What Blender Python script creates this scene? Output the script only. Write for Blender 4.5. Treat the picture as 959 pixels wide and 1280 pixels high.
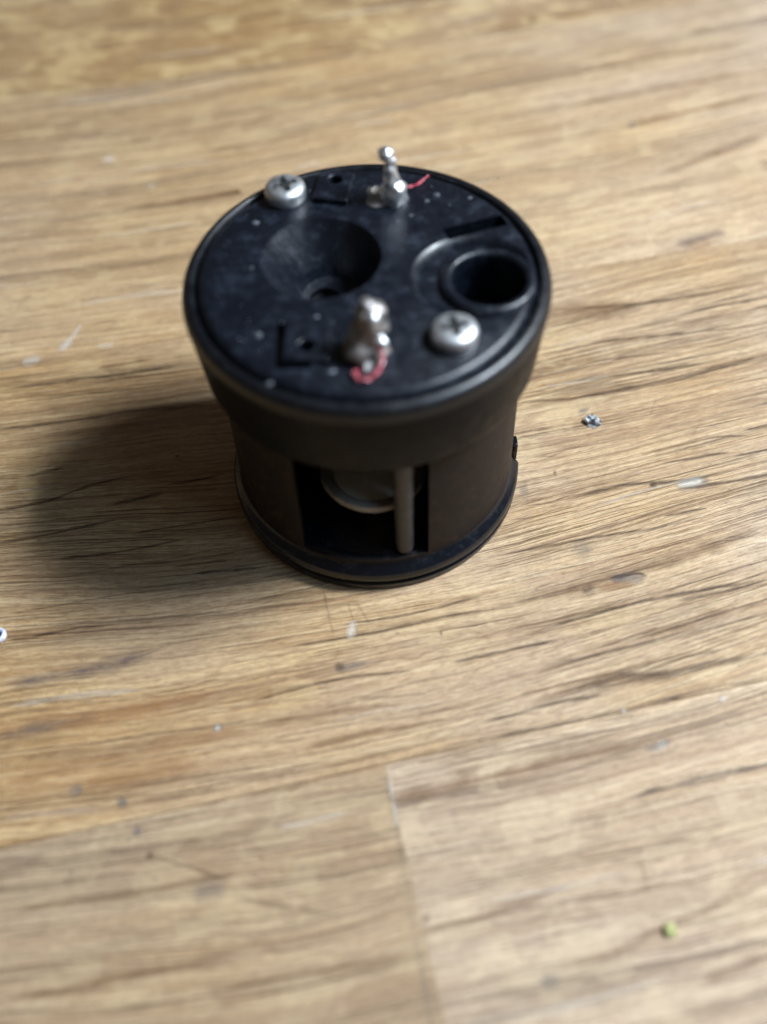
import bpy, bmesh, math, random
from mathutils import Vector, Matrix, noise
random.seed(7)
for o in list(bpy.data.objects): bpy.data.objects.remove(o)
S = 0.001                       # everything below is written in millimetres
C = bpy.context.scene.collection
sc = bpy.context.scene
# ---------------------------------------------------------------- camera
cd = bpy.data.cameras.new("camera"); cam = bpy.data.objects.new("camera", cd); C.objects.link(cam)
r_ = Vector((0.9988957, -0.03788576, -0.02778566)); u_ = Vector((0.0469827, 0.80548643, 0.59074888)); f_ = Vector((0, 0.59140196, -0.80637691))
m = Matrix((( r_.x, u_.x, -f_.x, 0.708*S), (r_.y, u_.y, -f_.y, -92.487*S), (r_.z, u_.z, -f_.z, 116.462*S), (0, 0, 0, 1)))
cam.matrix_world = m
cd.sensor_fit = 'VERTICAL'; cd.sensor_height = 36; cd.sensor_width = 27; cd.lens = 36.56
cd.clip_start = 0.005; cd.clip_end = 20
cd.dof.use_dof = True; cd.dof.focus_distance = 0.144; cd.dof.aperture_fstop = 9.2
sc.camera = cam
# ---------------------------------------------------------------- light: one window to the right, dim room
w = bpy.data.worlds.new("World"); sc.world = w; w.use_nodes = True
bg = w.node_tree.nodes['Background']; bg.inputs[0].default_value = (1.0, 0.86, 0.74, 1); bg.inputs[1].default_value = 0.060
def window(name, loc, target, sx, sy, power, col):
    d = bpy.data.lights.new(name, 'AREA'); d.shape = 'RECTANGLE'; d.size = sx; d.size_y = sy; d.energy = power; d.color = col
    o = bpy.data.objects.new(name, d); C.objects.link(o); o.location = loc
    o.rotation_euler = (Vector(target) - Vector(loc)).to_track_quat('-Z', 'Y').to_euler(); return o
window("window_light", (0.348, 0.023, 0.432), (0, 0, 0.01), 0.165, 0.120, 6.7, (0.82, 0.91, 1.0))
window("window_sky_light", (0.30, -0.16, 0.44), (0, 0, 0.02), 0.24, 0.18, 0.70, (0.46, 0.70, 1.0))
vs = sc.view_settings; vs.view_transform = 'Standard'; vs.look = 'None'; vs.exposure = 0; vs.gamma = 1
sc.render.engine = 'CYCLES'
# ---------------------------------------------------------------- helpers
def empty(name, loc, label, cat, group=None):
    o = bpy.data.objects.new(name, None); C.objects.link(o); o.location = [c*S for c in loc]; o.empty_display_size = .005
    o['label'] = label; o['category'] = cat
    if group: o['group'] = group
    return o
def link(name, bm, mat, parent=None, smooth=True, bevel=0, label=None):
    me = bpy.data.meshes.new(name); bmesh.ops.scale(bm, vec=(S, S, S), verts=bm.verts)
    bm.normal_update(); bm.to_mesh(me); bm.free()
    o = bpy.data.objects.new(name, me); C.objects.link(o); me.materials.append(mat)
    if parent is not None:
        o.parent = parent; o.matrix_parent_inverse = Matrix.Translation(-parent_world(parent))
    if smooth: smooth_by_angle(me, 35)
    if bevel:
        b = o.modifiers.new("bevel", 'BEVEL'); b.width = bevel*S; b.segments = 2; b.limit_method = 'ANGLE'; b.angle_limit = math.radians(40)
    if label: o['label'] = label
    return o
def parent_world(p):
    v = Vector(p.location) if p.parent is None else parent_world(p.parent)
    return v
def smooth_by_angle(me, deg):
    bm = bmesh.new(); bm.from_mesh(me)
    for f in bm.faces: f.smooth = True
    for e in bm.edges: e.smooth = not (len(e.link_faces) == 2 and e.calc_face_angle(0) > math.radians(deg))
    bm.to_mesh(me); bm.free()
def lathe(prof, seg=128, cx=0, cy=0, bm=None, closed=False):
    """prof: list of (r, z); r==0 gives a pole"""
    bm = bm or bmesh.new(); rings = []
    for r, z in prof:
        if r < 1e-6: rings.append([bm.verts.new((cx, cy, z))])
        else: rings.append([bm.verts.new((cx + r*math.cos(2*math.pi*i/seg), cy + r*math.sin(2*math.pi*i/seg), z)) for i in range(seg)])
    pairs = list(zip(rings, rings[1:]))
    if closed: pairs.append((rings[-1], rings[0]))
    for a, b in pairs:
        for i in range(seg):
            j = (i+1) % seg
            if len(a) == 1 and len(b) == 1: continue
            if len(a) == 1: bm.faces.new((a[0], b[j], b[i]))
            elif len(b) == 1: bm.faces.new((a[i], a[j], b[0]))
            else: bm.faces.new((a[i], a[j], b[j], b[i]))
    bmesh.ops.recalc_face_normals(bm, faces=bm.faces)
    return bm
def box(bm, x0, x1, y0, y1, z0, z1, rot=0, about=(0, 0)):
    ca, sa = math.cos(rot), math.sin(rot); vs = []
    for z in (z0, z1):
        for x, y in ((x0, y0), (x1, y0), (x1, y1), (x0, y1)):
            dx, dy = x - about[0], y - about[1]
            vs.append(bm.verts.new((about[0] + dx*ca - dy*sa, about[1] + dx*sa + dy*ca, z)))
    for q in ((3, 2, 1, 0), (4, 5, 6, 7), (0, 1, 5, 4), (1, 2, 6, 5), (2, 3, 7, 6), (3, 0, 4, 7)): bm.faces.new([vs[i] for i in q])
    return bm
def tube(bm, pts, rad, seg=16, jitter=0, cap=True):
    """smooth tube through pts with radius per point (Catmull-Rom)"""
    P = [Vector(p) for p in pts]; R = rad if isinstance(rad, (list, tuple)) else [rad]*len(P)
    out = []; n = len(P)
    for i in range(n-1):
        p0, p1, p2, p3 = P[max(i-1, 0)], P[i], P[i+1], P[min(i+2, n-1)]
        k = 6
        for s in range(k + (i == n-2)):
            t = s/k
            q = 0.5*((2*p1) + (p2-p0)*t + (2*p0-5*p1+4*p2-p3)*t*t + (3*p1-p0-3*p2+p3)*t**3)
            ts = t*t*(3-2*t); out.append((q, R[i]*(1-ts) + R[i+1]*ts))
    up = Vector((0.3, 0.2, 1)).normalized(); rings = []; nx = None
    for i, (q, r) in enumerate(out):
        d = (out[min(i+1, len(out)-1)][0] - out[max(i-1, 0)][0]).normalized()
        nx = (nx - d*nx.dot(d)).normalized() if nx else d.orthogonal().normalized()
        ny = d.cross(nx); ring = []
        for j in range(seg):
            a = 2*math.pi*j/seg; v = q + (nx*math.cos(a) + ny*math.sin(a))*r
            if jitter: v += (v-q).normalized()*jitter*noise.noise(v*0.9 + Vector((3.1, 7.7, 1.3)))
            ring.append(bm.verts.new(v))
        rings.append(ring)
    for a, b in zip(rings, rings[1:]):
        for j in range(seg): bm.faces.new((a[j], a[(j+1) % seg], b[(j+1) % seg], b[j]))
    if cap: bm.faces.new(rings[0][::-1]); bm.faces.new(rings[-1])
    bmesh.ops.recalc_face_normals(bm, faces=bm.faces)
    return bm
def cut(o, *bms):
    """boolean-subtract bmeshes (mm) from object, baked without operators"""
    tmp = []
    for b in bms:
        bmesh.ops.scale(b, vec=(S, S, S), verts=b.verts); me = bpy.data.meshes.new("cutter"); b.to_mesh(me); b.free()
        c = bpy.data.objects.new("cutter", me); C.objects.link(c); tmp.append(c)
        md = o.modifiers.new("cut", 'BOOLEAN'); md.operation = 'DIFFERENCE'; md.solver = 'EXACT'; md.object = c
    par, inv = o.parent, o.matrix_parent_inverse.copy(); o.parent = None; o.matrix_parent_inverse.identity()
    bpy.context.view_layer.update()
    dg = bpy.context.evaluated_depsgraph_get(); me = bpy.data.meshes.new_from_object(o.evaluated_get(dg))
    o.modifiers.clear(); old = o.data; o.data = me; bpy.data.meshes.remove(old)
    if par is not None: o.parent = par; o.matrix_parent_inverse = inv
    for c in tmp: bpy.data.objects.remove(c)
    smooth_by_angle(me, 35)
# ---------------------------------------------------------------- node helper
class N:
    def __init__(s, name):
        s.m = bpy.data.materials.new(name); s.m.use_nodes = True; s.t = s.m.node_tree; s.b = s.t.nodes['Principled BSDF']
    def n(s, typ, ins=None, **kw):
        x = s.t.nodes.new(typ)
        for k, v in kw.items(): setattr(x, k, v)
        for k, v in (ins or {}).items(): s.put(x.inputs[k], v)
        return x
    def put(s, sock, v):
        if isinstance(v, bpy.types.NodeSocket): s.t.links.new(v, sock)
        elif hasattr(v, 'outputs'): s.t.links.new(v.outputs[0], sock)
        else: sock.default_value = v
    def math(s, op, a, b=0.0, c=0.0, clamp=False):
        x = s.t.nodes.new('ShaderNodeMath'); x.operation = op; x.use_clamp = clamp
        s.put(x.inputs[0], a); s.put(x.inputs[1], b); s.put(x.inputs[2], c); return x.outputs[0]
    def mix(s, f, a, b, mode='MIX'):
        x = s.t.nodes.new('ShaderNodeMix'); x.data_type = 'RGBA'; x.blend_type = mode
        s.put(x.inputs[0], f); s.put(x.inputs[6], a); s.put(x.inputs[7], b); return x.outputs[2]
    def ramp(s, f, stops, interp='LINEAR'):
        x = s.t.nodes.new('ShaderNodeValToRGB'); x.color_ramp.interpolation = interp; e = x.color_ramp.elements
        while len(e) < len(stops): e.new(0.5)
        for el, (p, c) in zip(e, stops): el.position = p; el.color = c if len(c) == 4 else (*c, 1)
        s.put(x.inputs[0], f); return x.outputs[0]
    def step(s, f, lo, hi):
        x = s.t.nodes.new('ShaderNodeMapRange'); x.interpolation_type = 'SMOOTHSTEP'; x.clamp = True
        s.put(x.inputs[0], f); x.inputs[1].default_value = lo; x.inputs[2].default_value = hi; return x.outputs[0]
    def coords(s):                                   # object coordinates in millimetres
        tc = s.n('ShaderNodeTexCoord'); v = s.n('ShaderNodeVectorMath', {0: tc.outputs['Object']}, operation='SCALE'); v.inputs['Scale'].default_value = 1000
        return v.outputs[0]
    def noise(s, vec, scale=1.0, detail=2, rough=0.5, dist=0.0):
        return s.n('ShaderNodeTexNoise', {'Vector': vec, 'Scale': scale, 'Detail': detail, 'Roughness': rough, 'Distortion': dist}).outputs[0]
    def stretch(s, vec, sx, sy, sz=1, off=(0, 0, 0)):
        return s.n('ShaderNodeMapping', {'Vector': vec, 'Scale': (sx, sy, sz), 'Location': off}).outputs[0]
    def bump(s, h, strength=0.3, dist=0.1, normal=None):
        x = s.n('ShaderNodeBump', {'Height': h, 'Strength': strength, 'Distance': dist*S})
        if normal is not None: s.put(x.inputs['Normal'], normal)
        return x.outputs[0]
def rgb(r, g, b):                                    # sRGB 0..255 -> linear
    f = lambda c: (c/255/12.92) if c/255 <= .04045 else ((c/255+.055)/1.055)**2.4
    return (f(r), f(g), f(b), 1)
MARKS = [
  (.5,'grey',.25,[(-.5,-44.2),(0.2,-50),(.9,-55),(1.6,-60)]),(.6,'grey',.25,[(1.3,-58),(2.3,-66),(3.2,-73),(4,-80)]),(.5,'pale',.5,[(-.1,-45.0),(.3,-48.5),(.6,-52)]),
  (2.5,'orange',0.3,[(-50,-38),(-42,-36.5),(-36,-36)]),(1.8,'orange',0.35,[(-30,-41),(-24,-39.4),(-17,-38.8)]),(1.5,'orange',0.35,[(-44,-43.5),(-36,-42),(-30,-41.5)]),
  (0.6, 'dark', 0.8, [(29.3,31.5),(42.9,32.1),(51.8,33.2),(65.0,35.9)]),
  (0.5, 'dark', 0.8, [(50.5,29.7),(64.1,32.3)]),
  (0.35, 'dark', 0.8, [(26.6,21.6),(36.7,23.9),(50.1,25.0),(62.6,26.1)]),
  (0.3, 'dark', 0.8, [(32.8,19.7),(39.8,20.4),(46.5,21.0)]),
  (0.5, 'dark', 0.8, [(24.8,15.1),(34.6,16.3),(43.9,17.3),(53.4,18.8)]),
  (0.6, 'dark', 0.8, [(21.7,11.9),(31.7,12.7),(41.5,14.6)]),
  (0.5, 'dark', 0.8, [(53.2,4.6),(57.2,5.3),(62.2,6.1)]),
  (0.5, 'dark', 0.8, [(38.1,1.0),(49.0,3.5),(54.2,3.5)]),
  (0.5, 'dark', 0.8, [(40.4,-0.8),(51.0,0.7)]),
  (0.4, 'dark', 0.8, [(50.8,-0.2),(56.1,0.8),(61.1,2.0)]),
  (0.6, 'dark', 0.8, [(25.9,-6.6),(34.6,-4.4),(43.9,-4.0),(50.6,-2.4)]),
  (0.6, 'dark', 0.8, [(41.4,-5.7),(54.9,-3.8),(59.7,-3.2)]),
  (0.4, 'dark', 0.8, [(15.5,-15.3),(28.4,-13.1),(37.4,-11.9)]),
  (0.4, 'dark', 0.8, [(38.9,-10.1),(45.4,-9.0)]),
  (0.5, 'dark', 0.8, [(17.8,-27.5),(33.8,-23.4),(50.5,-20.9)]),
  (0.8, 'dark', 0.8, [(21.2,-36.1),(24.5,-35.1),(29.5,-33.9),(34.9,-33.8),(40.5,-32.8),(47.8,-31.5)]),
  (0.5, 'dark', 0.8, [(37.8,-23.6),(45.1,-22.3),(50.5,-21.0)]),
  (0.5, 'dark', 0.8, [(26.2,-49.6),(35.4,-47.6),(44.0,-46.1),(48.0,-45.6)]),
  (0.5, 'dark', 0.8, [(-50.7,2.1),(-44.9,3.8)]),
  (0.5, 'dark', 0.8, [(-55.4,-3.9),(-47.5,-2.6),(-40.5,0.2),(-33.6,1.8)]),
  (0.6, 'dark', 0.8, [(-54.3,-9.7),(-44.8,-8.0),(-36.3,-6.2)]),
  (0.7, 'dark', 0.8, [(-37.8,-3.6),(-30.2,-1.9)]),
  (0.4, 'dark', 0.8, [(-30.3,-0.6),(-22.5,0.7)]),
  (0.3, 'dark', 0.8, [(-28.3,-14.6),(-19.8,-13.9)]),
  (0.4, 'dark', 0.8, [(-25.2,-15.8),(-15.7,-15.4)]),
  (0.3, 'dark', 0.8, [(-35.2,-8.9),(-18.9,-6.6)]),
  (0.5, 'dark', 0.8, [(-58.3,11.2),(-44.7,12.7),(-35.7,14.1),(-24.8,14.5)]),
  (0.6, 'dark', 0.8, [(-59.8,19.2),(-52.0,20.2),(-44.9,21.0),(-36.5,22.1),(-27.1,23.9)]),
  (0.4, 'dark', 0.8, [(-43.4,23.1),(-34.1,24.9)]),
  (0.5, 'dark', 0.8, [(7.9,-31.1),(16.1,-29.5),(22.3,-28.5)]),
  (0.4, 'dark', 0.8, [(-18.0,-35.3),(-6.2,-32.6),(3.8,-31.8)]),
  (0.5, 'dark', 0.8, [(-14.3,-27.9),(-1.0,-26.1),(8.4,-24.2),(16.8,-23.2)]),
  (0.4, 'dark', 0.8, [(-5.1,-24.7),(4.3,-23.5),(13.9,-21.1)]),
  (0.4, 'dark', 0.8, [(-49.5,-24.6),(-45.4,-24.4),(-40.3,-23.5),(-34.1,-23.1)]),
  (0.4, 'dark', 0.8, [(11.1,-39.4),(20.1,-37.2),(27.1,-36.3)]),
  (0.4, 'dark', 0.8, [(-45.1,-12.5),(-35.4,-11.7),(-25.7,-9.9)]),
  (2.2, 'brown', 0.55, [(14.7,-23.2),(26.1,-20.8),(36.3,-17.8),(41.8,-16.4),(52.8,-11.9)]),
  (1.4, 'brown', 0.55, [(31.3,-28.5),(37.8,-27.3),(40.8,-26.2),(45.7,-24.7)]),
  (0.8, 'brown', 0.55, [(2.1,-63.0),(9.5,-61.7),(19.4,-58.7)]),
  (1.0, 'brown', 0.55, [(16.5,-66.8),(22.1,-66.3),(27.6,-64.1),(35.4,-61.4),(40.7,-59.3)]),
  (1.2, 'brown', 0.55, [(31.5,-69.5),(38.7,-67.0)]),
  (3.0, 'brown', 0.55, [(22.7,30.7),(38.3,31.5),(43.6,32.4)]),
  (1.3, 'brown', 0.55, [(-43.7,62.5),(-22.5,65.9),(-32.5,64.4)]),
  (1.5, 'brown', 0.55, [(-0.8,-48.3),(6.7,-47.2),(10.6,-44.9)]),
  (0.9, 'brown', 0.55, [(6.7,-47.2),(20.1,-44.4),(29.8,-42.9)]),
  (1.0, 'brown', 0.55, [(-30.5,78.6),(-18.6,80.7),(-8.0,84.4)]),
  (1.2, 'brown', 0.55, [(39.8,98.2),(61.6,103.6),(83.8,109.2)]),
  (1.2, 'brown', 0.55, [(38.3,87.3),(59.3,92.4),(80.9,97.6)]),
  (1.4, 'brown', 0.55, [(46.1,78.8),(62.3,84.0),(78.6,88.6)]),
  (1.6, 'brown', 0.55, [(52.5,64.9),(65.4,71.1),(75.5,76.5)]),
  (0.8, 'brown', 0.55, [(-17.9,-38.4),(-6.2,-36.9),(1.6,-36.3)]),
  (0.8, 'brown', 0.55, [(-10.1,-41.4),(-1.4,-39.8),(7.3,-38.7)]),
  (1.5, 'brown', 0.55, [(17.2,-37.1),(27.4,-34.4),(36.2,-34.8)]),
  (0.7, 'brown', 0.55, [(-43.3,-58.8),(-30.3,-57.7),(-17.1,-55.7)]),
  (0.8, 'brown', 0.55, [(-41.7,-67.8),(-31.8,-66.7),(-16.8,-64.2)]),
  (0.8, 'brown', 0.55, [(-20.8,-67.9),(-8.2,-66.5),(1.9,-65.0)]),
  (2.0, 'purple', 0.6, [(-48.3,-31.1),(-41.9,-30.4),(-35.5,-29.1),(-28.6,-27.5)]),
  (1.6, 'purple', 0.5, [(-48.0,-38.2),(-39.9,-36.8),(-34.6,-36.1)]),
  (1.8, 'orange', 0.6, [(-41.3,-37.5),(-25.5,-34.3),(-21.1,-33.5)]),
  (7, 'orange', 0.16, [(-49.4,-45.9),(-40.2,-44.4),(-31.8,-43.8),(-20.5,-42.9)]),
  (3, 'orange', 0.30, [(-36.4,-45.1),(-27.2,-43.1),(-22.5,-42.5)]),
  (1.2, 'grey', 0.7, [(-37.7,-45.7),(-35.9,-45.2)]),
  (1.3, 'grey', 0.7, [(-31.8,-47.3),(-30.5,-47.0)]),
  (1.2, 'grey', 0.6, [(-29.6,-50.8),(-28.5,-50.5)]),
  (0.8, 'grey', 0.6, [(-21.2,-38.5),(-19.8,-38.2)]),
  (0.7, 'pale', 0.8, [(-21.0,-38.4),(-20.1,-38.2)]),
  (1, 'grey', 0.6, [(-6.2,-31.1),(-2.1,-30.4)]),
  (1.0, 'dark', 0.5, [(-6.4,-31.0),(-5.0,-30.8)]),
  (0.45, 'dark', 0.45, [(-27.6,-53.4),(-22.5,-55.0),(-18.0,-56.8)]),
  (1.1, 'dark', 0.55, [(-27.9,-53.3),(-26.8,-53.6)]),
  (0.4, 'dark', 0.4, [(-17.4,-58.3),(-14.3,-59.3),(-10.8,-59.9)]),
  (2.0, 'grey', 0.4, [(-22.3,-57.7),(-18.4,-57.9)]),
  (0.3, 'dark', 0.35, [(-10.8,-59.9),(-5.6,-61.1)]),
  (0.3, 'dark', 0.3, [(-7.8,-19.0),(-6.3,-26.9)]),
  (0.3, 'dark', 0.3, [(-4.6,-21.3),(-3.2,-26.5)]),
  (0.3, 'dark', 0.3, [(-3.4,-21.4),(-1.8,-24.8)]),
  (0.3, 'dark', 0.3, [(27.3,-56.0),(27.6,-60.4)]),
  (0.3, 'dark', 0.3, [(40.6,8.2),(42.1,11.3)]),
  (0.3, 'dark', 0.3, [(45.9,4.0),(47.6,6.2)]),
  (0.9, 'pale', 0.6, [(-4.5,-27.0),(-3.7,-24.1)]),
  (0.7, 'pale', 0.5, [(-46.6,33.7),(-49.0,27.8)]),
  (1.6, 'pale', 0.5, [(-49.3,27.3),(-48.0,29.9)]),
  (1.8, 'pale', 0.4, [(-55.1,25.1),(-52.0,26.1)]),
  (1.8, 'pale', 0.45, [(-48.5,78.5),(-46.5,76.9)]),
  (1.5, 'pale', 0.35, [(-39.5,69.1),(-38.0,68.5)]),
  (1.4, 'pale', 0.35, [(-43.7,28.2),(-40.6,28.5)]),
  (1.6, 'grey', 0.8, [(50.2,79.8),(51.7,81.5)]),
  (2.0, 'purple', 0.6, [(52.1,45.6),(57.3,47.7),(61.6,48.7)]),
  (2.5, 'orange', 0.3, [(54.0,45.0),(58.3,46.2)]),
  (1.3, 'grey', 0.95, [(30.1,-20.0),(32.4,-19.8),(34.9,-19.8)]),
  (0.45, 'dark', 0.95, [(30.0,-19.6),(32.0,-19.4),(34.1,-19.1),(34.9,-19.8)]),
  (1.1, 'orange', 0.55, [(28.0,-21.3),(30.7,-20.8),(33.3,-20.8)]),
  (1.0, 'dark', 0.5, [(26.0,-21.6),(28.0,-21.0)]),
  (1.5, 'grey', 0.7, [(41.8,-5.2),(44.1,-4.6),(47.0,-4.2)]),
  (1.0, 'pale', 0.8, [(41.9,-5.0),(43.3,-4.8),(45.9,-4.1)]),
  (0.9, 'dark', 0.85, [(38.1,-4.7),(39.3,-4.4)]),
  (2.0, 'grey', 0.45, [(19.8,-4.4),(21.3,-4.4)]),
  (2.4, 'grey', 0.4, [(25.7,-15.2),(28.7,-14.8)]),
  (0.8, 'pale', 0.8, [(40.4,-38.0),(41.3,-37.2)]),
  (0.7, 'pale', 0.7, [(31.5,-43.7),(33.1,-42.9)]),
  (0.7, 'pale', 0.6, [(28.2,-38.6),(28.9,-38.3)]),
  (0.8, 'grey', 0.5, [(30.1,-43.9),(33.6,-42.7)]),
  (1.1, 'dark', 0.4, [(2.8,-61.6),(3.7,-61.5)]),
  (1.3, 'grey', 0.6, [(14.6,-68.7),(16.8,-68.3)]),
  (1.6, 'grey', 0.55, [(31.6,9.2),(30.6,10.2)]),
  (0.6, 'dark', 0.9, [(7.1,-26.8),(7.6,-26.7)]),
  (0.7, 'dark', 0.6, [(25.0,-1.6),(25.6,-1.6)]),
  (0.6, 'dark', 0.6, [(-29.3,4.7),(-28.5,4.8)]),
  (0.8, 'dark', 0.5, [(-14.9,-54.5),(-14.5,-54.3)]),
]
# ---------------------------------------------------------------- table: oak planks
GA = math.atan(0.18); CG, SG = math.cos(GA), math.sin(GA)      # grain direction
def oak(name, seed, figure=0.0, tint=(1, 1, 1), grey=0.0, calm=0.0):
    k = N(name); P = k.coords()
    rot = k.n('ShaderNodeMapping', {'Vector': P, 'Rotation': (0, 0, -GA), 'Location': (0, 0, 0)}).outputs[0]
    su = k.n('ShaderNodeSeparateXYZ', {0: rot})            # the grain bows: steeper to the right
    bow = k.math('MULTIPLY', k.math('MULTIPLY', su.outputs[0], su.outputs[0]), -.0008)
    rot = k.n('ShaderNodeCombineXYZ', {0: su.outputs[0], 1: k.math('ADD', su.outputs[1], bow), 2: su.outputs[2]}).outputs[0]
    rot = k.n('ShaderNodeVectorMath', {0: rot, 1: (seed*137.0, seed*61.0, seed*3.0)}, operation='ADD').outputs[0]
    # gentle wander of the grain
    wn = k.n('ShaderNodeTexNoise', {'Vector': k.stretch(rot, .007, .02), 'Scale': 1.0, 'Detail': 2.0, 'Roughness': .5})
    wv = k.math('MULTIPLY', k.math('SUBTRACT', wn.outputs[0], 0.5), 17.0)
    wn2 = k.noise(k.stretch(rot, .035, .14), 1.0, 2)
    wv = k.math('ADD', wv, k.math('MULTIPLY', k.math('SUBTRACT', wn2, .5), 1.5))
    wn3 = k.noise(k.stretch(rot, .25, .5), 1.0, 2)
    wv = k.math('ADD', wv, k.math('MULTIPLY', k.math('SUBTRACT', wn3, .5), 0.3))
    cb = k.n('ShaderNodeCombineXYZ', {1: wv})
    G = k.n('ShaderNodeVectorMath', {0: rot, 1: cb.outputs[0]}, operation='ADD').outputs[0]
    # growth-ring bands, a few mm wide
    band = k.noise(k.stretch(G, .0045, .16), 1.0, 3, .6)
    early = k.step(band, .42, .66)
    streak = k.noise(k.stretch(G, .009, .85), 1.0, 5, .7)
    fine = k.noise(k.stretch(G, .014, 2.2), 1.0, 5, .7)
    tiny = k.noise(k.stretch(G, .10, 6.5), 1.0, 3, .65)
    grit = k.noise(k.stretch(G, .9, 4.5), 1.0, 4, .75)
    tiny2 = k.noise(k.stretch(G, .38, 5.2, 1, (3, 77, 0)), 1.0, 4, .7)
    cloud = k.noise(k.stretch(rot, .028, .045), 1.0, 3, .5)
    col = k.ramp(streak, [(.30, rgb(150, 116, 76)), (.42, rgb(188, 155, 109)), (.56, rgb(206, 179, 135)), (.78, rgb(224, 203, 164))])
    col = k.mix(k.math('MULTIPLY', early, .60), col, rgb(166, 136, 100), 'MIX')
    col = k.mix(k.math('MULTIPLY', k.step(fine, .49, .36), .72), col, rgb(122, 92, 62))
    col = k.mix(k.math('MULTIPLY', k.step(fine, .54, .72), .38), col, rgb(226, 206, 172))
    col = k.mix(k.math('MULTIPLY', k.step(tiny, .54, .38), .50), col, rgb(110, 82, 54))
    col = k.mix(k.math('MULTIPLY', k.step(cloud, .45, .68), .45), col, rgb(190, 168, 142))       # greyed, worn patches
    col = k.mix(k.math('MULTIPLY', k.step(cloud, .47, .28), .35), col, rgb(184, 146, 88))        # yellower patches
    col = k.mix(k.math('MULTIPLY', k.step(tiny2, .50, .34), .60), col, rgb(112, 82, 54))
    col = k.mix(k.math('MULTIPLY', k.step(tiny2, .55, .70), .40), col, rgb(232, 214, 180))
    col = k.mix(k.math('MULTIPLY', k.step(grit, .50, .32), .40), col, rgb(120, 92, 64))
    # open pores: short dark dashes gathered in the early wood
    pn = k.noise(k.stretch(G, .06, 4.8, 1, (31, 7, 0)), 1.0, 2, .55)
    pden = k.noise(k.stretch(G, .012, .30, 1, (5, 50, 0)), 1.0, 2, .55)
    thr = k.math('ADD', k.math('MULTIPLY', pden, -.50), .85)
    pore = k.step(k.math('SUBTRACT', pn, thr), .0, .07)
    pn2 = k.noise(k.stretch(G, .020, 2.4, 1, (11, 17, 0)), 1.0, 3, .6)
    pore2 = k.step(k.math('SUBTRACT', pn2, k.math('ADD', thr, .035)), .0, .05)
    po = k.math('MAXIMUM', k.math('MULTIPLY', pore, .55), k.math('MULTIPLY', pore2, .75))
    col = k.mix(po, col, rgb(92, 66, 46))
    # medullary ray flecks: pale patches lying a little across the grain
    fl = k.n('ShaderNodeMapping', {'Vector': rot, 'Rotation': (0, 0, .55), 'Scale': (.11, .19, 1)}).outputs[0]
    fn = k.noise(fl, 1.0, 3, .55, .9)
    flm = k.step(fn, .52, .60)
    area = k.step(k.noise(k.stretch(rot, .02, .05, 1, (90, 9, 0)), 1.0, 1), .5-figure*.5, .62-figure*.5)
    col = k.mix(k.math('MULTIPLY', k.math('MULTIPLY', flm, area), (.5 if figure > .7 else .28)), col, rgb(216, 194, 148))
    col = k.mix(k.math('MULTIPLY', k.math('MULTIPLY', k.step(fn, .47, .38), area), .36 if figure > .7 else .14), col, rgb(142, 110, 74))
    col = k.mix(calm, col, rgb(186, 164, 132))
    xx = k.n('ShaderNodeSeparateXYZ', {0: P}).outputs[0]
    gg = k.math('ADD', k.step(k.math('ADD', xx, k.math('MULTIPLY', k.math('SUBTRACT', cloud, .5), 90.0)), -10.0, 130.0) if grey == 0 else grey, 0.0)
    hs = k.n('ShaderNodeHueSaturation', {'Saturation': .74, 'Value': 1.03, 'Color': col}).outputs[0]
    col = k.mix(gg, col, hs)
    # grime specks and fine wear
    sp = k.n('ShaderNodeTexVoronoi', {'Vector': k.stretch(rot, .17, .26), 'Scale': 1.0}, feature='F1').outputs[0]
    col = k.mix(k.math('MULTIPLY', k.step(sp, .07, .02), .55), col, rgb(104, 92, 86))
    col = k.mix(k.math('MULTIPLY', k.step(k.noise(P, 2.6, 3, .7), .60, .72), .25), col, rgb(222, 206, 176))
    col = k.mix(k.math('MULTIPLY', k.step(k.noise(P, .9, 5, .75), .58, .40), .14), col, rgb(120, 98, 76))
    col = k.mix(1.0, col, (tint[0]*1.12, tint[1]*1.06, tint[2]*1.03, 1), 'MULTIPLY')
    k.put(k.b.inputs['Base Color'], col)
    k.put(k.b.inputs['Roughness'], k.math('ADD', .28, k.math('MULTIPLY', k.noise(P, .8, 5, .75), .36)))
    k.b.inputs['Specular IOR Level'].default_value = .5
    h = k.math('ADD', k.math('MULTIPLY', po, -1.0), k.math('MULTIPLY', fine, .9)); h = k.math('ADD', h, k.math('MULTIPLY', k.noise(P, 1.3, 4, .7), .35))
    h = k.math('ADD', h, k.math('MULTIPLY', tiny2, .9)); h = k.math('ADD', h, k.math('MULTIPLY', grit, .7))
    k.put(k.b.inputs['Normal'], k.bump(h, .9, .13))
    return k.m
MK = N("wood_marks")
at = MK.n('ShaderNodeAttribute', attribute_name='tone'); fa = MK.n('ShaderNodeAttribute', attribute_name='fade')
Pm = MK.coords(); rm = MK.n('ShaderNodeMapping', {'Vector': Pm, 'Rotation': (0, 0, -GA)}).outputs[0]
rag = MK.math('ADD', MK.math('MULTIPLY', MK.noise(MK.stretch(rm, .5, 5.0), 1, 3, .65), 1.7), -.25, clamp=True)
MK.put(MK.b.inputs['Base Color'], at.outputs['Color']); MK.put(MK.b.inputs['Alpha'], MK.math('MULTIPLY', fa.outputs['Fac'], rag, clamp=True))
MK.b.inputs['Roughness'].default_value = .6
TONE = {'dark': rgb(66, 45, 30), 'brown': rgb(122, 88, 56), 'grey': rgb(118, 114, 110), 'orange': rgb(166, 118, 74), 'pale': rgb(232, 226, 212), 'purple': rgb(104, 90, 88)}

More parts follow.
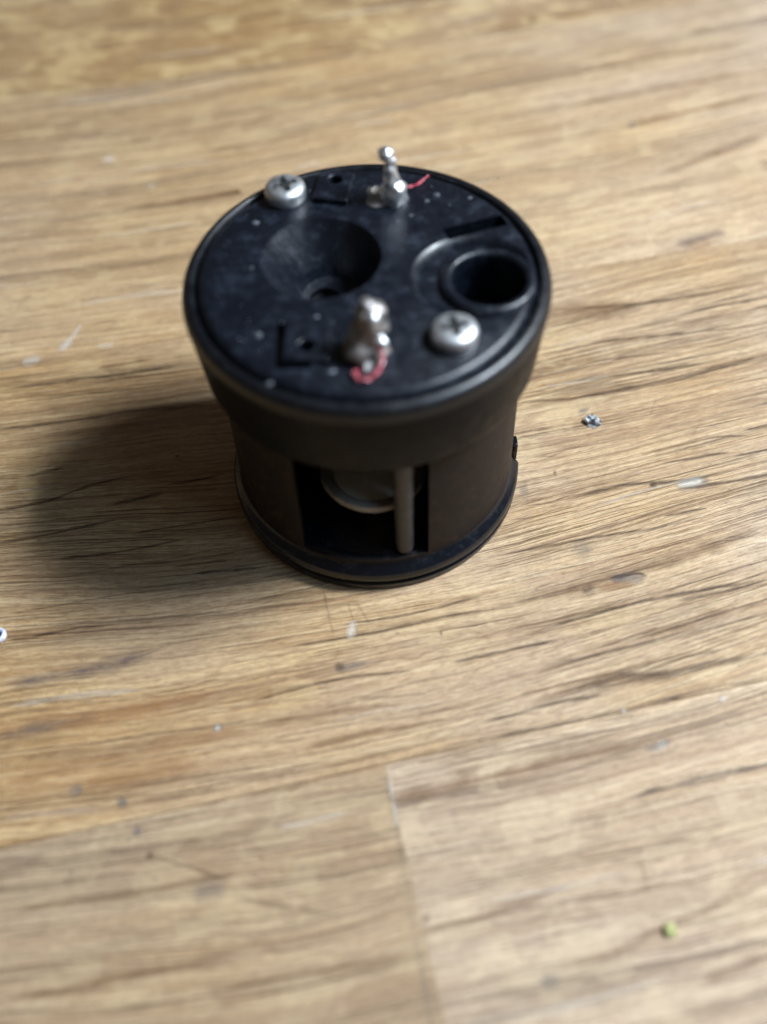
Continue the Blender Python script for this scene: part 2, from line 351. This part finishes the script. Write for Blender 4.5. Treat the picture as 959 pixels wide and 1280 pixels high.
table = empty("oak_table", (0, 0, 0), "worn oak table top of glued planks, cracked and dented, under the black housing", "table")
def to_xy(u, v): return (u*CG - v*SG, u*SG + v*CG)
def to_uv(x, y): return (x*CG + y*SG, -x*SG + y*CG)
v1, v2, v3, v4, v0 = -43.1, 34.2, 109.0, 185.0, -119.0        # seams in v
J = to_uv(-0.6, -43.4)[0]; J2 = to_uv(36, 120)[0]
rows = [(v0-76, v0, [-420, -120, 300]), (v0, v1, [-420, J, 420]), (v1, v2, [-420, 190, 420]), (v2, v3, [-420, -175, 420]), (v3, v4, [-420, J2, 420]), (v4, v4+76, [-420, 30, 420]), (v4+76, v4+152, [-420, -60, 420])]
mats = {(1, 0): oak("oak_greyish", 1.3, .45, (.83, .82, .80), .30, .22), (1, 1): oak("oak_pale", 2.1, .35, (1.0, 1.0, 1.02), .50, .16), (2, 0): oak("oak_open_grain", 3.7, .05, (.96, .95, .92)),
        (3, 0): oak("oak_plain", 4.4, .3, (.93, .92, .89), 0, .2), (3, 1): oak("oak_plain_pale", 5.2, .3, (.96, .95, .93), 0, .2), (4, 0): oak("oak_rays", 6.9, 1.0, (.86, .84, .77)), (4, 1): oak("oak_rays_dark", 7.5, .8, (.87, .85, .79))}
planks = {}
for ri, (va, vb, us) in enumerate(rows):
    for ci in range(len(us)-1):
        bm = bmesh.new(); g = .03; n = 80; u0, u1 = us[ci]+.008, us[ci+1]-.008
        def e(u, v, top):                        # slightly irregular arris along seams
            return 0.10*noise.noise(Vector((u*.08, v*1.3, 2.0))) + 0.04*noise.noise(Vector((u*.5, v*1.3, 5.0)))
        prof = [(va+g, -22), (va+g, -.15), (va+g+.06, -.03), (va+g+.25, 0), (vb-g-.25, 0), (vb-g-.06, -.03), (vb-g, -.15), (vb-g, -22)]
        rings = []
        L = [u0, u0+.12, u0+.4] + [u0 + (u1-u0)*i/n for i in range(1, n)] + [u1-.4, u1-.12, u1]
        if True:
            L = sorted(set([u0, u1] + [x for x in L if x < -150 or x > 150] + [u0+.12, u0+.4, u1-.4, u1-.12] + [x*1.5 for x in range(-100, 101) if u0+.5 < x*1.5 < u1-.5]))
        for u in L:
            de = min(u-u0, u1-u); dz = -.003 if de < .05 else 0
            ring = []
            for q, (v, z) in enumerate(prof):
                vv = v + (e(u, va if q < 4 else vb, 1) if 0 < q < 7 and abs(u) < 160 else 0)
                x, y = to_xy(u, vv); ring.append(bm.verts.new((x, y, z + (dz if q in (2, 3, 4, 5) else 0))))
            rings.append(ring)
        for a, b in zip(rings, rings[1:]):
            for j in range(8): bm.faces.new((a[j], a[(j+1) % 8], b[(j+1) % 8], b[j]))
        bm.faces.new(rings[0]); bm.faces.new(rings[-1][::-1]); bmesh.ops.recalc_face_normals(bm, faces=bm.faces)
        planks[(ri, ci)] = link("plank", bm, mats.get((ri, ci), mats[(3, 0)]), table)
# dark brown board below the planks and their seams
bm = box(bmesh.new(), -480, 480, -300, 420, -30, -22.2); k = N("underside_wood"); k.put(k.b.inputs['Base Color'], k.ramp(k.noise(k.coords(), .1, 3), [(.3, (.05, .03, .02, 1)), (.7, (.10, .07, .04, 1))])); link("underlay_board", bm, k.m, table, False)

# ---- cracks, stains and scratches, each a soft edged sliver on its plank
store = {}
zc = [0]
def mark(w, tone, al, pts):
    P = [Vector((p[0], p[1], 0)) for p in pts]
    mid = P[len(P)//2]; u, v = to_uv(mid.x, mid.y); key = None
    for kk, (va, vb, us) in enumerate(rows):
        if va <= v < vb:
            for ci in range(len(us)-1):
                if us[ci] <= u < us[ci+1]: key = (kk, ci)
    if key is None: return
    bm, lt, lf = store.get(key) or store.setdefault(key, (lambda b: (b, b.verts.layers.float_color.new('tone'), b.verts.layers.float.new('fade')))(bmesh.new()))
    zc[0] += 1; z = .010 + zc[0]*.0006
    pts2 = []; n = len(P)
    for i in range(n-1):
        p0, p1, p2, p3 = P[max(i-1, 0)], P[i], P[i+1], P[min(i+2, n-1)]
        st = max(3, int((p2-p1).length/.8))
        for s in range(st + (i == n-2)):
            t = s/st; pts2.append(0.5*((2*p1) + (p2-p0)*t + (2*p0-5*p1+4*p2-p3)*t*t + (3*p1-p0-3*p2+p3)*t**3))
    m_ = len(pts2); prev = None; col = TONE[tone]; sd = random.random()*50
    for i, p in enumerate(pts2):
        d = (pts2[min(i+1, m_-1)] - pts2[max(i-1, 0)]).normalized(); nr = Vector((-d.y, d.x, 0))
        t = i/(m_-1); end = min(1, 5*min(t, 1-t) + .02) if m_ > 5 else (0.25 if i in (0, m_-1) else 1)
        ww = w*.5*(.35+.65*end)*(1 + .6*noise.noise(Vector((i*.3, sd, 0))))
        p = p + nr*(.22*min(w, 1)*noise.noise(Vector((i*.3, sd, 9))))
        aa = al*end*(1 + .5*noise.noise(Vector((i*.25, sd, 4))))
        ring = []
        for o, fd in ((-1.5, 0), (-.7, .55), (0, 1), (.7, .55), (1.5, 0)):
            q = bm.verts.new((p.x+nr.x*o*ww, p.y+nr.y*o*ww, z)); q[lt] = col; q[lf] = max(0, min(1, fd*aa)); ring.append(q)
        if prev:
            for j in range(4): bm.faces.new((prev[j], ring[j], ring[j+1], prev[j+1]))
        prev = ring
for w_, tone_, al_, pts_ in MARKS: mark(w_, tone_, min(1, al_*1.15), pts_)
for i in range(420):                                     # open grain lines the photo shows everywhere
    u = random.uniform(-95, 105)
    v = random.uniform(v1, v2) if random.random() < .62 else random.uniform(-100, 120)
    if v > v2 and random.random() < .35: continue
    Ls = random.choice((6, 10, 16, 24, 36))*random.uniform(.8, 1.3); pts = []
    sl = random.uniform(-.02, .02) + .0016*u
    for q in range(5): t = q/4-.5; pts.append(to_xy(u+t*Ls, v+t*Ls*sl + .25*math.sin(q*1.7+i)))
    mark(random.uniform(.07, .17), 'dark', random.uniform(.35, .85), pts)
for i in range(75):                                      # longer, coarser ones right of the housing
    u = random.uniform(15, 100); v = random.uniform(v1, v2-4); Ls = random.uniform(10, 38)
    mark(random.uniform(.14, .34), random.choice(('dark', 'dark', 'brown')), random.uniform(.45, .9), [to_xy(u+t*Ls, v + .0016*u*t*Ls + .3*math.sin(t*3+i)) for t in (-.5, -.25, 0, .25, .5)])
mark(.32, 'dark', .75, [to_xy(u, v1+.25+.1*math.sin(u)) for u in range(int(J)+1, 75, 8)])
for i in range(160):
    u = random.uniform(-95, 105); v = random.uniform(-100, 130); Ls = random.uniform(6, 22)
    mark(random.uniform(.3, .9), random.choice(('brown', 'pale', 'pale')), random.uniform(.2, .42), [to_xy(u+t*Ls, v + .0016*u*t*Ls + .3*math.sin(t*4+i)) for t in (-.5, -.2, .1, .5)])
for key, (bm, lt, lf) in store.items():
    o = link("grain_crack", bm, MK.m, planks[key], False); o['kind'] = 'stuff'

# ---------------------------------------------------------------- materials of the housing
def plastic(name, base, rough, dust, dcol, scr=.4, spec=.5, topspec=None):
    k = N(name); P = k.coords()
    d1 = k.noise(P, .55, 5, .72); d2 = k.noise(P, 3.2, 4, .7)
    dm = k.math('MULTIPLY', k.step(d1, .48, .72), dust)
    dm = k.math('ADD', dm, k.math('MULTIPLY', k.step(d2, .60, .74), dust*.9), clamp=True)
    k.put(k.b.inputs['Base Color'], k.mix(dm, base, dcol))
    rr = k.math('ADD', rough, k.math('MULTIPLY', k.math('SUBTRACT', d1, .5), .6)); k.put(k.b.inputs['Roughness'], k.math('ADD', rr, k.math('MULTIPLY', dm, .3)))
    k.b.inputs['Specular IOR Level'].default_value = spec
    if topspec is not None:                     # specular cut on the sides against table reflections, kept on the rim for highlights
        zz = k.n('ShaderNodeSeparateXYZ', {0: P}).outputs[2]; k.put(k.b.inputs['Specular IOR Level'], k.math('ADD', spec, k.math('MULTIPLY', k.step(zz, 34.2, 35.7), topspec-spec)))
    for q, (ang, off) in enumerate(((.4, 3), (-.9, 21), (1.9, 47))):      # hairline scratches
        sv = k.n('ShaderNodeMapping', {'Vector': P, 'Rotation': (0, 0, ang), 'Scale': (.12, 2.2, .5), 'Location': (off, off, 0)}).outputs[0]
        dm = k.math('ADD', dm, k.math('MULTIPLY', k.step(k.noise(sv, 1.0, 3, .6), .70, .76), .3), clamp=True)
    k.put(k.b.inputs['Base Color'], k.mix(dm, base, dcol))
    h = k.math('ADD', k.math('MULTIPLY', k.noise(P, 1.1, 5, .7), .6), k.math('MULTIPLY', d2, .5))
    k.put(k.b.inputs['Normal'], k.bump(h, .35*scr*2, .10)); return k.m
LID = plastic("lid_plastic", rgb(9, 14, 23), .38, .22, rgb(52, 66, 86), .55, .5)
COL = plastic("collar_plastic", rgb(8, 11, 17), .40, .05, rgb(60, 62, 70), .3, .06, .55)
SHE = plastic("shell_plastic", rgb(31, 26, 25), .50, .30, rgb(96, 72, 62), .4, .12)
BAS = plastic("base_plastic", rgb(14, 17, 23), .20, .10, rgb(80, 84, 98), .3, .5)
def metal(name, col, rough, dirt, dcol, sc_=1.2):
    k = N(name); P = k.coords(); n_ = k.noise(P, sc_, 4, .7); dm = k.math('MULTIPLY', k.step(n_, .45, .68), dirt)
    k.put(k.b.inputs['Base Color'], k.mix(dm, col, dcol)); k.put(k.b.inputs['Metallic'], k.math('SUBTRACT', 1.0, dm))
    k.put(k.b.inputs['Roughness'], k.math('ADD', rough, k.math('MULTIPLY', n_, .22))); k.put(k.b.inputs['Normal'], k.bump(n_, .4, .12)); return k.m
STEEL = metal("screw_steel", (.78, .80, .82, 1), .34, .30, (.16, .13, .11, 1))
TIN = metal("solder_tin", (.80, .82, .84, 1), .30, .25, (.20, .17, .14, 1))
FLUX = metal("dirty_solder", (.34, .32, .31, 1), .46, .95, (.13, .095, .072, 1), .8)
PIN = metal("rod_metal", (.085, .09, .10, 1), .45, .4, (.12, .10, .09, 1), .8)
k = N("red_enamel"); P = k.coords(); k.put(k.b.inputs['Base Color'], k.mix(k.step(k.noise(P, 1.6, 3), .4, .65), (.40, .04, .06, 1), (.55, .17, .20, 1))); k.b.inputs['Roughness'].default_value = .25; RED = k.m
k = N("cream_bobbin"); P = k.coords(); k.put(k.b.inputs['Base Color'], k.mix(k.step(k.noise(P, .5, 4, .7), .4, .7), rgb(158, 152, 142), rgb(132, 122, 110))); k.b.inputs['Roughness'].default_value = .5; CREAM = k.m
k = N("coil_shade_black"); P = k.coords(); k.put(k.b.inputs['Base Color'], k.ramp(k.noise(P, 1, 3), [(.3, (.006, .006, .007, 1)), (.7, (.014, .013, .012, 1))])); k.b.inputs['Roughness'].default_value = .8; COIL_SHADE = k.m

# ---------------------------------------------------------------- the housing
ho = empty("motor_housing", (0, 0, 0), "round black plastic motor housing with screws and solder posts on its lid", "motor housing")
# base flange with its ring groove
bm = lathe([(0, .02), (18.6, .02), (19.35, .10), (19.75, .45), (19.8, 1.25), (19.6, 1.5), (19.05, 1.62), (19.05, 1.9), (19.65, 2.05), (19.9, 2.3), (19.9, 3.2), (19.65, 3.65), (19.1, 4.0), (18.6, 5.1), (18.0, 5.45), (17.0, 5.5), (0, 5.5)], 192)
base = link("base_flange", bm, BAS, ho)
cut(base, box(bmesh.new(), 18.3, 22, -2.6, 1.6, 1.95, 6, rot=math.radians(2)))
# side clip in the notch
bm = bmesh.new(); box(bm, 18.9, 19.75, -1.2, .4, 1.97, 5.4, rot=math.radians(2)); link("side_clip", bm, BAS, ho, True, .12)
# shell with the front window
bm = lathe([(16.9, 4.2), (18.6, 3.9), (18.75, 4.0), (18.75, 29.5), (16.9, 29.5)], 192, closed=True)
shell = link("shell", bm, SHE, ho)
cut(shell, box(bmesh.new(), -9.7, 6.25, -26, -9, 5.3, 27.5))
# collar (skirt) round the lid
bm = lathe([(19.02, 24.6), (19.5, 24.7), (20.0, 25.3), (20.35, 26.4), (21.1, 33.6), (21.28, 34.8), (21.3, 35.4), (21.15, 36.0), (20.85, 36.45), (20.4, 36.7), (20.05, 36.7), (19.8, 36.45), (19.67, 36.0), (19.6, 35.4), (19.55, 30), (19.02, 29.8)], 224, closed=True)
collar = link("collar", bm, COL, ho)
# lid plate
bm = lathe([(0, 29.9), (19.5, 29.9), (19.53, 35.5), (19.45, 36.1), (19.2, 36.55), (18.85, 36.87), (18.5, 37.0), (0, 37.0)], 192)
lid = link("lid", bm, LID, ho)
bc = lathe([(0, 37.4), (7.35, 37.4), (7.0, 36.95), (6.8, 36.6), (4.4, 33.5), (3.7, 30.9), (1.9, 30.6), (1.9, 29.0), (0, 29.0)], 96, -5.1, 2.8)
for v in bc.verts:
    if v.co.z < 34 and math.hypot(v.co.x+5.1, v.co.y-2.8) > 2.5: v.co.x += .9
br = lathe([(0, 38), (7.0, 38), (7.15, 36.98), (6.7, 36.75), (6.3, 36.1), (0, 36.0)], 96, 12.2, -1.7)
bh = lathe([(0, 38), (4.25, 38), (4.25, 29), (0, 29)], 96, 13.85, -2.0)
sl = box(bmesh.new(), 9.4, 16.9, 5.9, 7.9, 32.5, 38, rot=math.radians(17), about=(13.1, 6.8))
gr = box(bmesh.new(), -10.0, -9.3, -14.9, -7.6, 36.0, 38); gr2 = box(bmesh.new(), -9.35, -6.2, -14.93, -14.4, 36.02, 38.1)
h1 = lathe([(0, 38), (.8, 38), (.8, 33), (0, 33)], 32, -3.3, 16.3); h2 = lathe([(0, 38), (.85, 38), (.85, 33), (0, 33)], 32, -6.7, -12.2)
cut(lid, bc, br, bh, sl, h1, h2, gr, gr2)
# raised tube round the through hole
bm = lathe([(4.2, 34.9), (5.75, 34.9), (5.7, 36.0), (5.5, 36.55), (5.2, 36.88), (4.85, 36.98), (4.55, 36.9), (4.3, 36.7), (4.2, 36.4)], 96, 13.85, -2.0, closed=True); link("hole_sleeve", bm, LID, ho)
# raised pads with pin holes (U shaped kerbs)
def pad(cx, cy, sx, sy, rot, hx, hy, hr):
    bm = box(bmesh.new(), cx-sx, cx+sx, cy-sy, cy+sy, 36.9, 37.75, rot=rot, about=(cx, cy))
    o = link("terminal_pad", bm, LID, ho, True); cut(o, lathe([(0, 39), (hr, 39), (hr, 36), (0, 36)], 32, hx, hy))
    b = o.modifiers.new("bevel", 'BEVEL'); b.width = .22*S; b.segments = 3; b.limit_method = 'ANGLE'; b.angle_limit = math.radians(50)
pad(-3.5, 15.1, 2.2, 2.7, math.radians(-12), -3.3, 16.3, .8)
pad(-6.6, -11.2, 2.5, 3.1, math.radians(-4), -6.7, -12.2, .85)
# screws
def screw(x, y, r, rot):
    bm = lathe([(0, 36.6), (r*.55, 36.6), (r*.55, 37.05), (r*.97, 37.05), (r, 37.3), (r*1.0, 38.2), (r*.95, 38.55), (r*.82, 38.8), (r*.6, 38.95), (r*.3, 39.03), (0, 39.05)], 64, x, y)
    o = link("screw", bm, STEEL, ho)
    c1 = box(bmesh.new(), x-.42, x+.42, y-r*.62, y+r*.62, 37.6, 41, rot=rot, about=(x, y)); c2 = box(bmesh.new(), x-r*.62, x+r*.62, y-.42, y+.42, 37.62, 41.1, rot=rot, about=(x, y))
    c3 = lathe([(0, 37.5), (.6, 37.5), (1.0, 40), (0, 40)], 16, x, y)
    cut(o, c1, c2, c3)
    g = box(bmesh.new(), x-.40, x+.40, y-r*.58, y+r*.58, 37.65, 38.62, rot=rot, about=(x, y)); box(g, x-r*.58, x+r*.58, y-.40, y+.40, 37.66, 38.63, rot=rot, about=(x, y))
    link("recess_shade", g, COIL_SHADE, o, False)  # added dark cross, stands in for the shade inside the screw recess
screw(-9.4, 14.2, 2.5, math.radians(20)); screw(9.2, -11.6, 2.55, math.radians(8))
# solder posts
bm = bmesh.new(); tube(bm, [(3.6, 13.1, 36.9), (3.8, 12.8, 37.5), (3.9, 12.6, 38.4), (3.5, 12.8, 39.7), (3.4, 12.9, 40.9), (3.6, 13.1, 41.8), (3.3, 13.1, 42.4), (3.1, 13.1, 42.9), (3.05, 13.1, 43.5), (3.05, 13.1, 43.9)], [1.8, 1.7, 1.4, 1.0, .8, .55, .55, .95, .85, .1], 20, .35)
p1 = link("solder_post", bm, TIN, ho)
bm = bmesh.new(); tube(bm, [(2.6, 13.3, 36.9), (2.6, 13.2, 37.6), (2.5, 13.2, 37.9)], [2.2, 1.6, .2], 20, .9); link("solder_base", bm, FLUX, p1)
bm = bmesh.new(); tube(bm, [(-.4, -12.9, 36.9), (-.5, -12.9, 37.8), (-.2, -12.9, 39.0), (.2, -12.8, 40.2), (.3, -12.7, 41.4), (.1, -12.6, 42.6), (.0, -12.5, 43.4), (0, -12.5, 43.9)], [2.6, 2.3, 1.9, 1.5, 1.25, 1.4, .95, .1], 24, .8)
p2 = link("solder_post", bm, FLUX, ho, label="thicker solder post crusted with brown flux at the front of the lid")
bm = bmesh.new(); tube(bm, [(1.2, -14.1, 38.6), (1.3, -13.9, 39.4), (1.3, -13.6, 40.2)], [.1, .75, .1], 16, .3); tube(bm, [(.5, -13.6, 41.6), (.55, -13.6, 42.4), (.4, -13.2, 43.3)], [.1, .85, .1], 16, .3); link("solder_blob", bm, STEEL, p2)
# enamelled wires: two strands twisted
def wire(pts, r, parent):
    bm = bmesh.new(); P = [Vector(p) for p in pts]; dense = []
    for i in range(len(P)-1):
        p0, p1_, p2_, p3 = P[max(i-1, 0)], P[i], P[i+1], P[min(i+2, len(P)-1)]
        for s in range(8): t = s/8; dense.append(.5*((2*p1_)+(p2_-p0)*t+(2*p0-5*p1_+4*p2_-p3)*t*t+(3*p1_-p0-3*p2_+p3)*t**3))
    dense.append(P[-1])
    for ph in (0, math.pi):
        q = []
        for i, p in enumerate(dense):
            d = (dense[min(i+1, len(dense)-1)]-dense[max(i-1, 0)]).normalized(); n1 = d.orthogonal().normalized(); n2 = d.cross(n1); a = ph+i*.42
            q.append(p + (n1*math.cos(a)+n2*math.sin(a))*r*.95)
        tube(bm, q, r, 8)
    return link("red_wire", bm, RED, parent)
wire([(1.0, -14.3, 39.3), (1.35, -14.9, 38.3), (1.1, -15.8, 37.6), (.5, -16.8, 37.5), (-.4, -17.4, 37.5), (-1.3, -17.2, 37.5), (-1.6, -16.6, 37.7), (-1.1, -16.3, 37.5)], .135, ho)
wire([(4.4, 12.4, 38.6), (5.4, 13.4, 38.2), (6.6, 14.7, 37.5), (8.2, 16.7, 37.3)], .085, ho)
# inside the window
bm = lathe([(1.8, 4.8), (1.8, 11.6), (5.4, 12.0), (6.6, 12.4), (6.85, 12.9), (6.65, 13.4), (6.1, 13.55), (5.5, 13.4), (5.35, 13.1), (5.2, 12.9), (0, 12.9)], 96, -.3, -9.6); bb = link('bobbin', bm, CREAM, ho)
k = N('cream_lifted'); k.put(k.b.inputs['Base Color'], k.ramp(k.noise(k.coords(), .4, 3), [(.35, rgb(226, 214, 190)), (.65, rgb(240, 232, 214))])); k.b.inputs['Roughness'].default_value = .7  # face albedo lifted against the shade inside; rim cream lowered against table bounce
link('bobbin_face', lathe([(0, 12.85), (5.2, 12.85), (5.2, 13.06), (0, 13.1)], 64, -.3, -9.6), k.m, bb)
bm = lathe([(1.7, 4.75), (3.6, 4.75), (3.6, 10.6), (1.7, 10.6)], 64, -.3, -7.4, closed=True); link("coil", bm, COIL_SHADE, ho)
bm = lathe([(0, 21.5), (16.6, 21.5), (16.6, 29.7), (0, 29.7)], 96); filler = link('black_filler', bm, COIL_SHADE, ho); cut(filler, lathe([(0, 31), (1.9, 31), (1.9, 22.3), (0, 22.3)], 48, -5.1, 2.8), lathe([(0, 31), (4.1, 31), (4.1, 22.1), (0, 22.1)], 48, 12.0, -2.0))  # added black filler, blocks light so the lid holes stay dark
bm = lathe([(0, 5.45), (.7, 5.53), (1.05, 5.9), (1.2, 6.7), (1.2, 30), (0, 30)], 32, 3.25, -17.1); link("rod", bm, PIN, ho)
# dust flakes on lid and rim
bm = bmesh.new()
for x, y, r in [(-12.9, 9.6, .45), (-12.0, -9.6, .6), (-10.6, -16.4, .5), (9, 13.2, .55), (7.7, 12.2, .4), (-13.2, 1.5, .3), (-8.9, -1.8, .35), (4.0, 8.6, .3), (5.6, 9.6, .3), (2.3, 14.9, .4), (-5, 13.2, .3), (1.6, 5.6, .25), (-4, -15.5, .45), (-4.4, -8.2, .6), (-5.6, -7.2, .4), (13, 12.4, .3)] + [(random.uniform(-17, 17), random.uniform(-17, 17), random.uniform(.05, .15)) for _ in range(90)]:
    R = math.hypot(x, y)
    if math.hypot(x+5.1, y-2.8) < 7.6 or math.hypot(x-12.2, y+1.7) < 7.3 or R > 18.6 or math.hypot(x-13.1, y-6.5) < 4.5: 
        if not (18.6 < R): continue
    z = 37.0 if R < 18.7 else 36.55
    vs_ = [bm.verts.new((x+r*math.cos(a)*random.uniform(.6, 1.2), y+r*math.sin(a)*random.uniform(.5, 1.1), z+.01)) for a in (0, 1.05, 2.1, 3.14, 4.2, 5.2)]
    t = bm.verts.new((x, y, z + r*.5))
    for i in range(6): bm.faces.new((vs_[i], vs_[(i+1) % 6], t))
k = N("dust"); k.put(k.b.inputs['Base Color'], k.ramp(k.noise(k.coords(), .4, 2), [(.35, rgb(54, 58, 66)), (.65, rgb(104, 108, 116))])); k.b.inputs['Roughness'].default_value = .8
o = link("dust_flakes", bm, k.m, lid, False); o['kind'] = 'stuff'

# ---------------------------------------------------------------- little things on the table
ch = bmesh.new(); n = 9
ring = [ch.verts.new((31.9+1.45*math.cos(a)*random.uniform(.8, 1.15), 7.7+1.4*math.sin(a)*random.uniform(.8, 1.15), .06)) for a in [2*math.pi*i/n for i in range(n)]]
mid = [ch.verts.new((31.9+.8*math.cos(a)*random.uniform(.7, 1.2)-.1, 7.7+.75*math.sin(a)*random.uniform(.7, 1.2), .06+random.uniform(.3, .9))) for a in [2*math.pi*i/n for i in range(n)]]
tp = ch.verts.new((31.7, 7.8, .55))
for i in range(n):
    j = (i+1) % n; ch.faces.new((ring[i], ring[j], mid[j], mid[i])); ch.faces.new((mid[i], mid[j], tp))
ch.faces.new(ring[::-1])
k = N("solder_chip"); n_ = k.noise(k.coords(), 1.3, 3); k.put(k.b.inputs['Base Color'], k.ramp(n_, [(.46, (.07, .075, .08, 1)), (.58, (.62, .64, .65, 1))])); k.b.inputs['Metallic'].default_value = .35; k.b.inputs['Roughness'].default_value = .32
o = link("metal_chip", ch, k.m, None, False); o['label'] = "tiny silvery grey metal chip lying on the wood to the right of the black housing"; o['category'] = "metal chip"
# bead at the left edge
be = empty("bead", (-49.6, -24.2, 0), "tiny white ring bead with a blue centre on the table's left edge", "bead")
bm = lathe([(.48, .25), (.55, .1), (.8, .03), (1.02, .2), (1.08, .5), (.98, .8), (.78, .92), (.58, .82), (.48, .6)], 48, -49.6, -24.2, closed=True)
k = N("bead_white"); k.put(k.b.inputs['Base Color'], k.ramp(k.noise(k.coords(), 1.5, 2), [(.4, rgb(205, 208, 225)), (.6, rgb(236, 238, 245))])); k.b.inputs['Roughness'].default_value = .25; link("bead_ring", bm, k.m, be)
bm = lathe([(0, .04), (.5, .04), (.5, .5), (.3, .58), (0, .6)], 32, -49.6, -24.2)
k = N("bead_blue"); k.put(k.b.inputs['Base Color'], k.ramp(k.noise(k.coords(), 1.5, 2), [(.4, rgb(28, 40, 96)), (.6, rgb(52, 66, 130))])); k.b.inputs['Roughness'].default_value = .3; link("bead_core", bm, k.m, be)
# green crumb at the lower right
bm = bmesh.new(); bmesh.ops.create_icosphere(bm, subdivisions=2, radius=.75)
for v in bm.verts:
    v.co *= 1 + .45*noise.noise(v.co*1.6); v.co.z *= .45; v.co += Vector((29.1, -64.1, .3))
k = N("crumb_green"); k.put(k.b.inputs['Base Color'], k.ramp(k.noise(k.coords(), 1.2, 3), [(.4, rgb(150, 150, 92)), (.6, rgb(186, 182, 128))])); k.b.inputs['Roughness'].default_value = .7
o = link("crumb", bm, k.m, None); o['label'] = "tiny yellow green crumb on the pale plank at the lower right of the table"; o['category'] = "crumb"
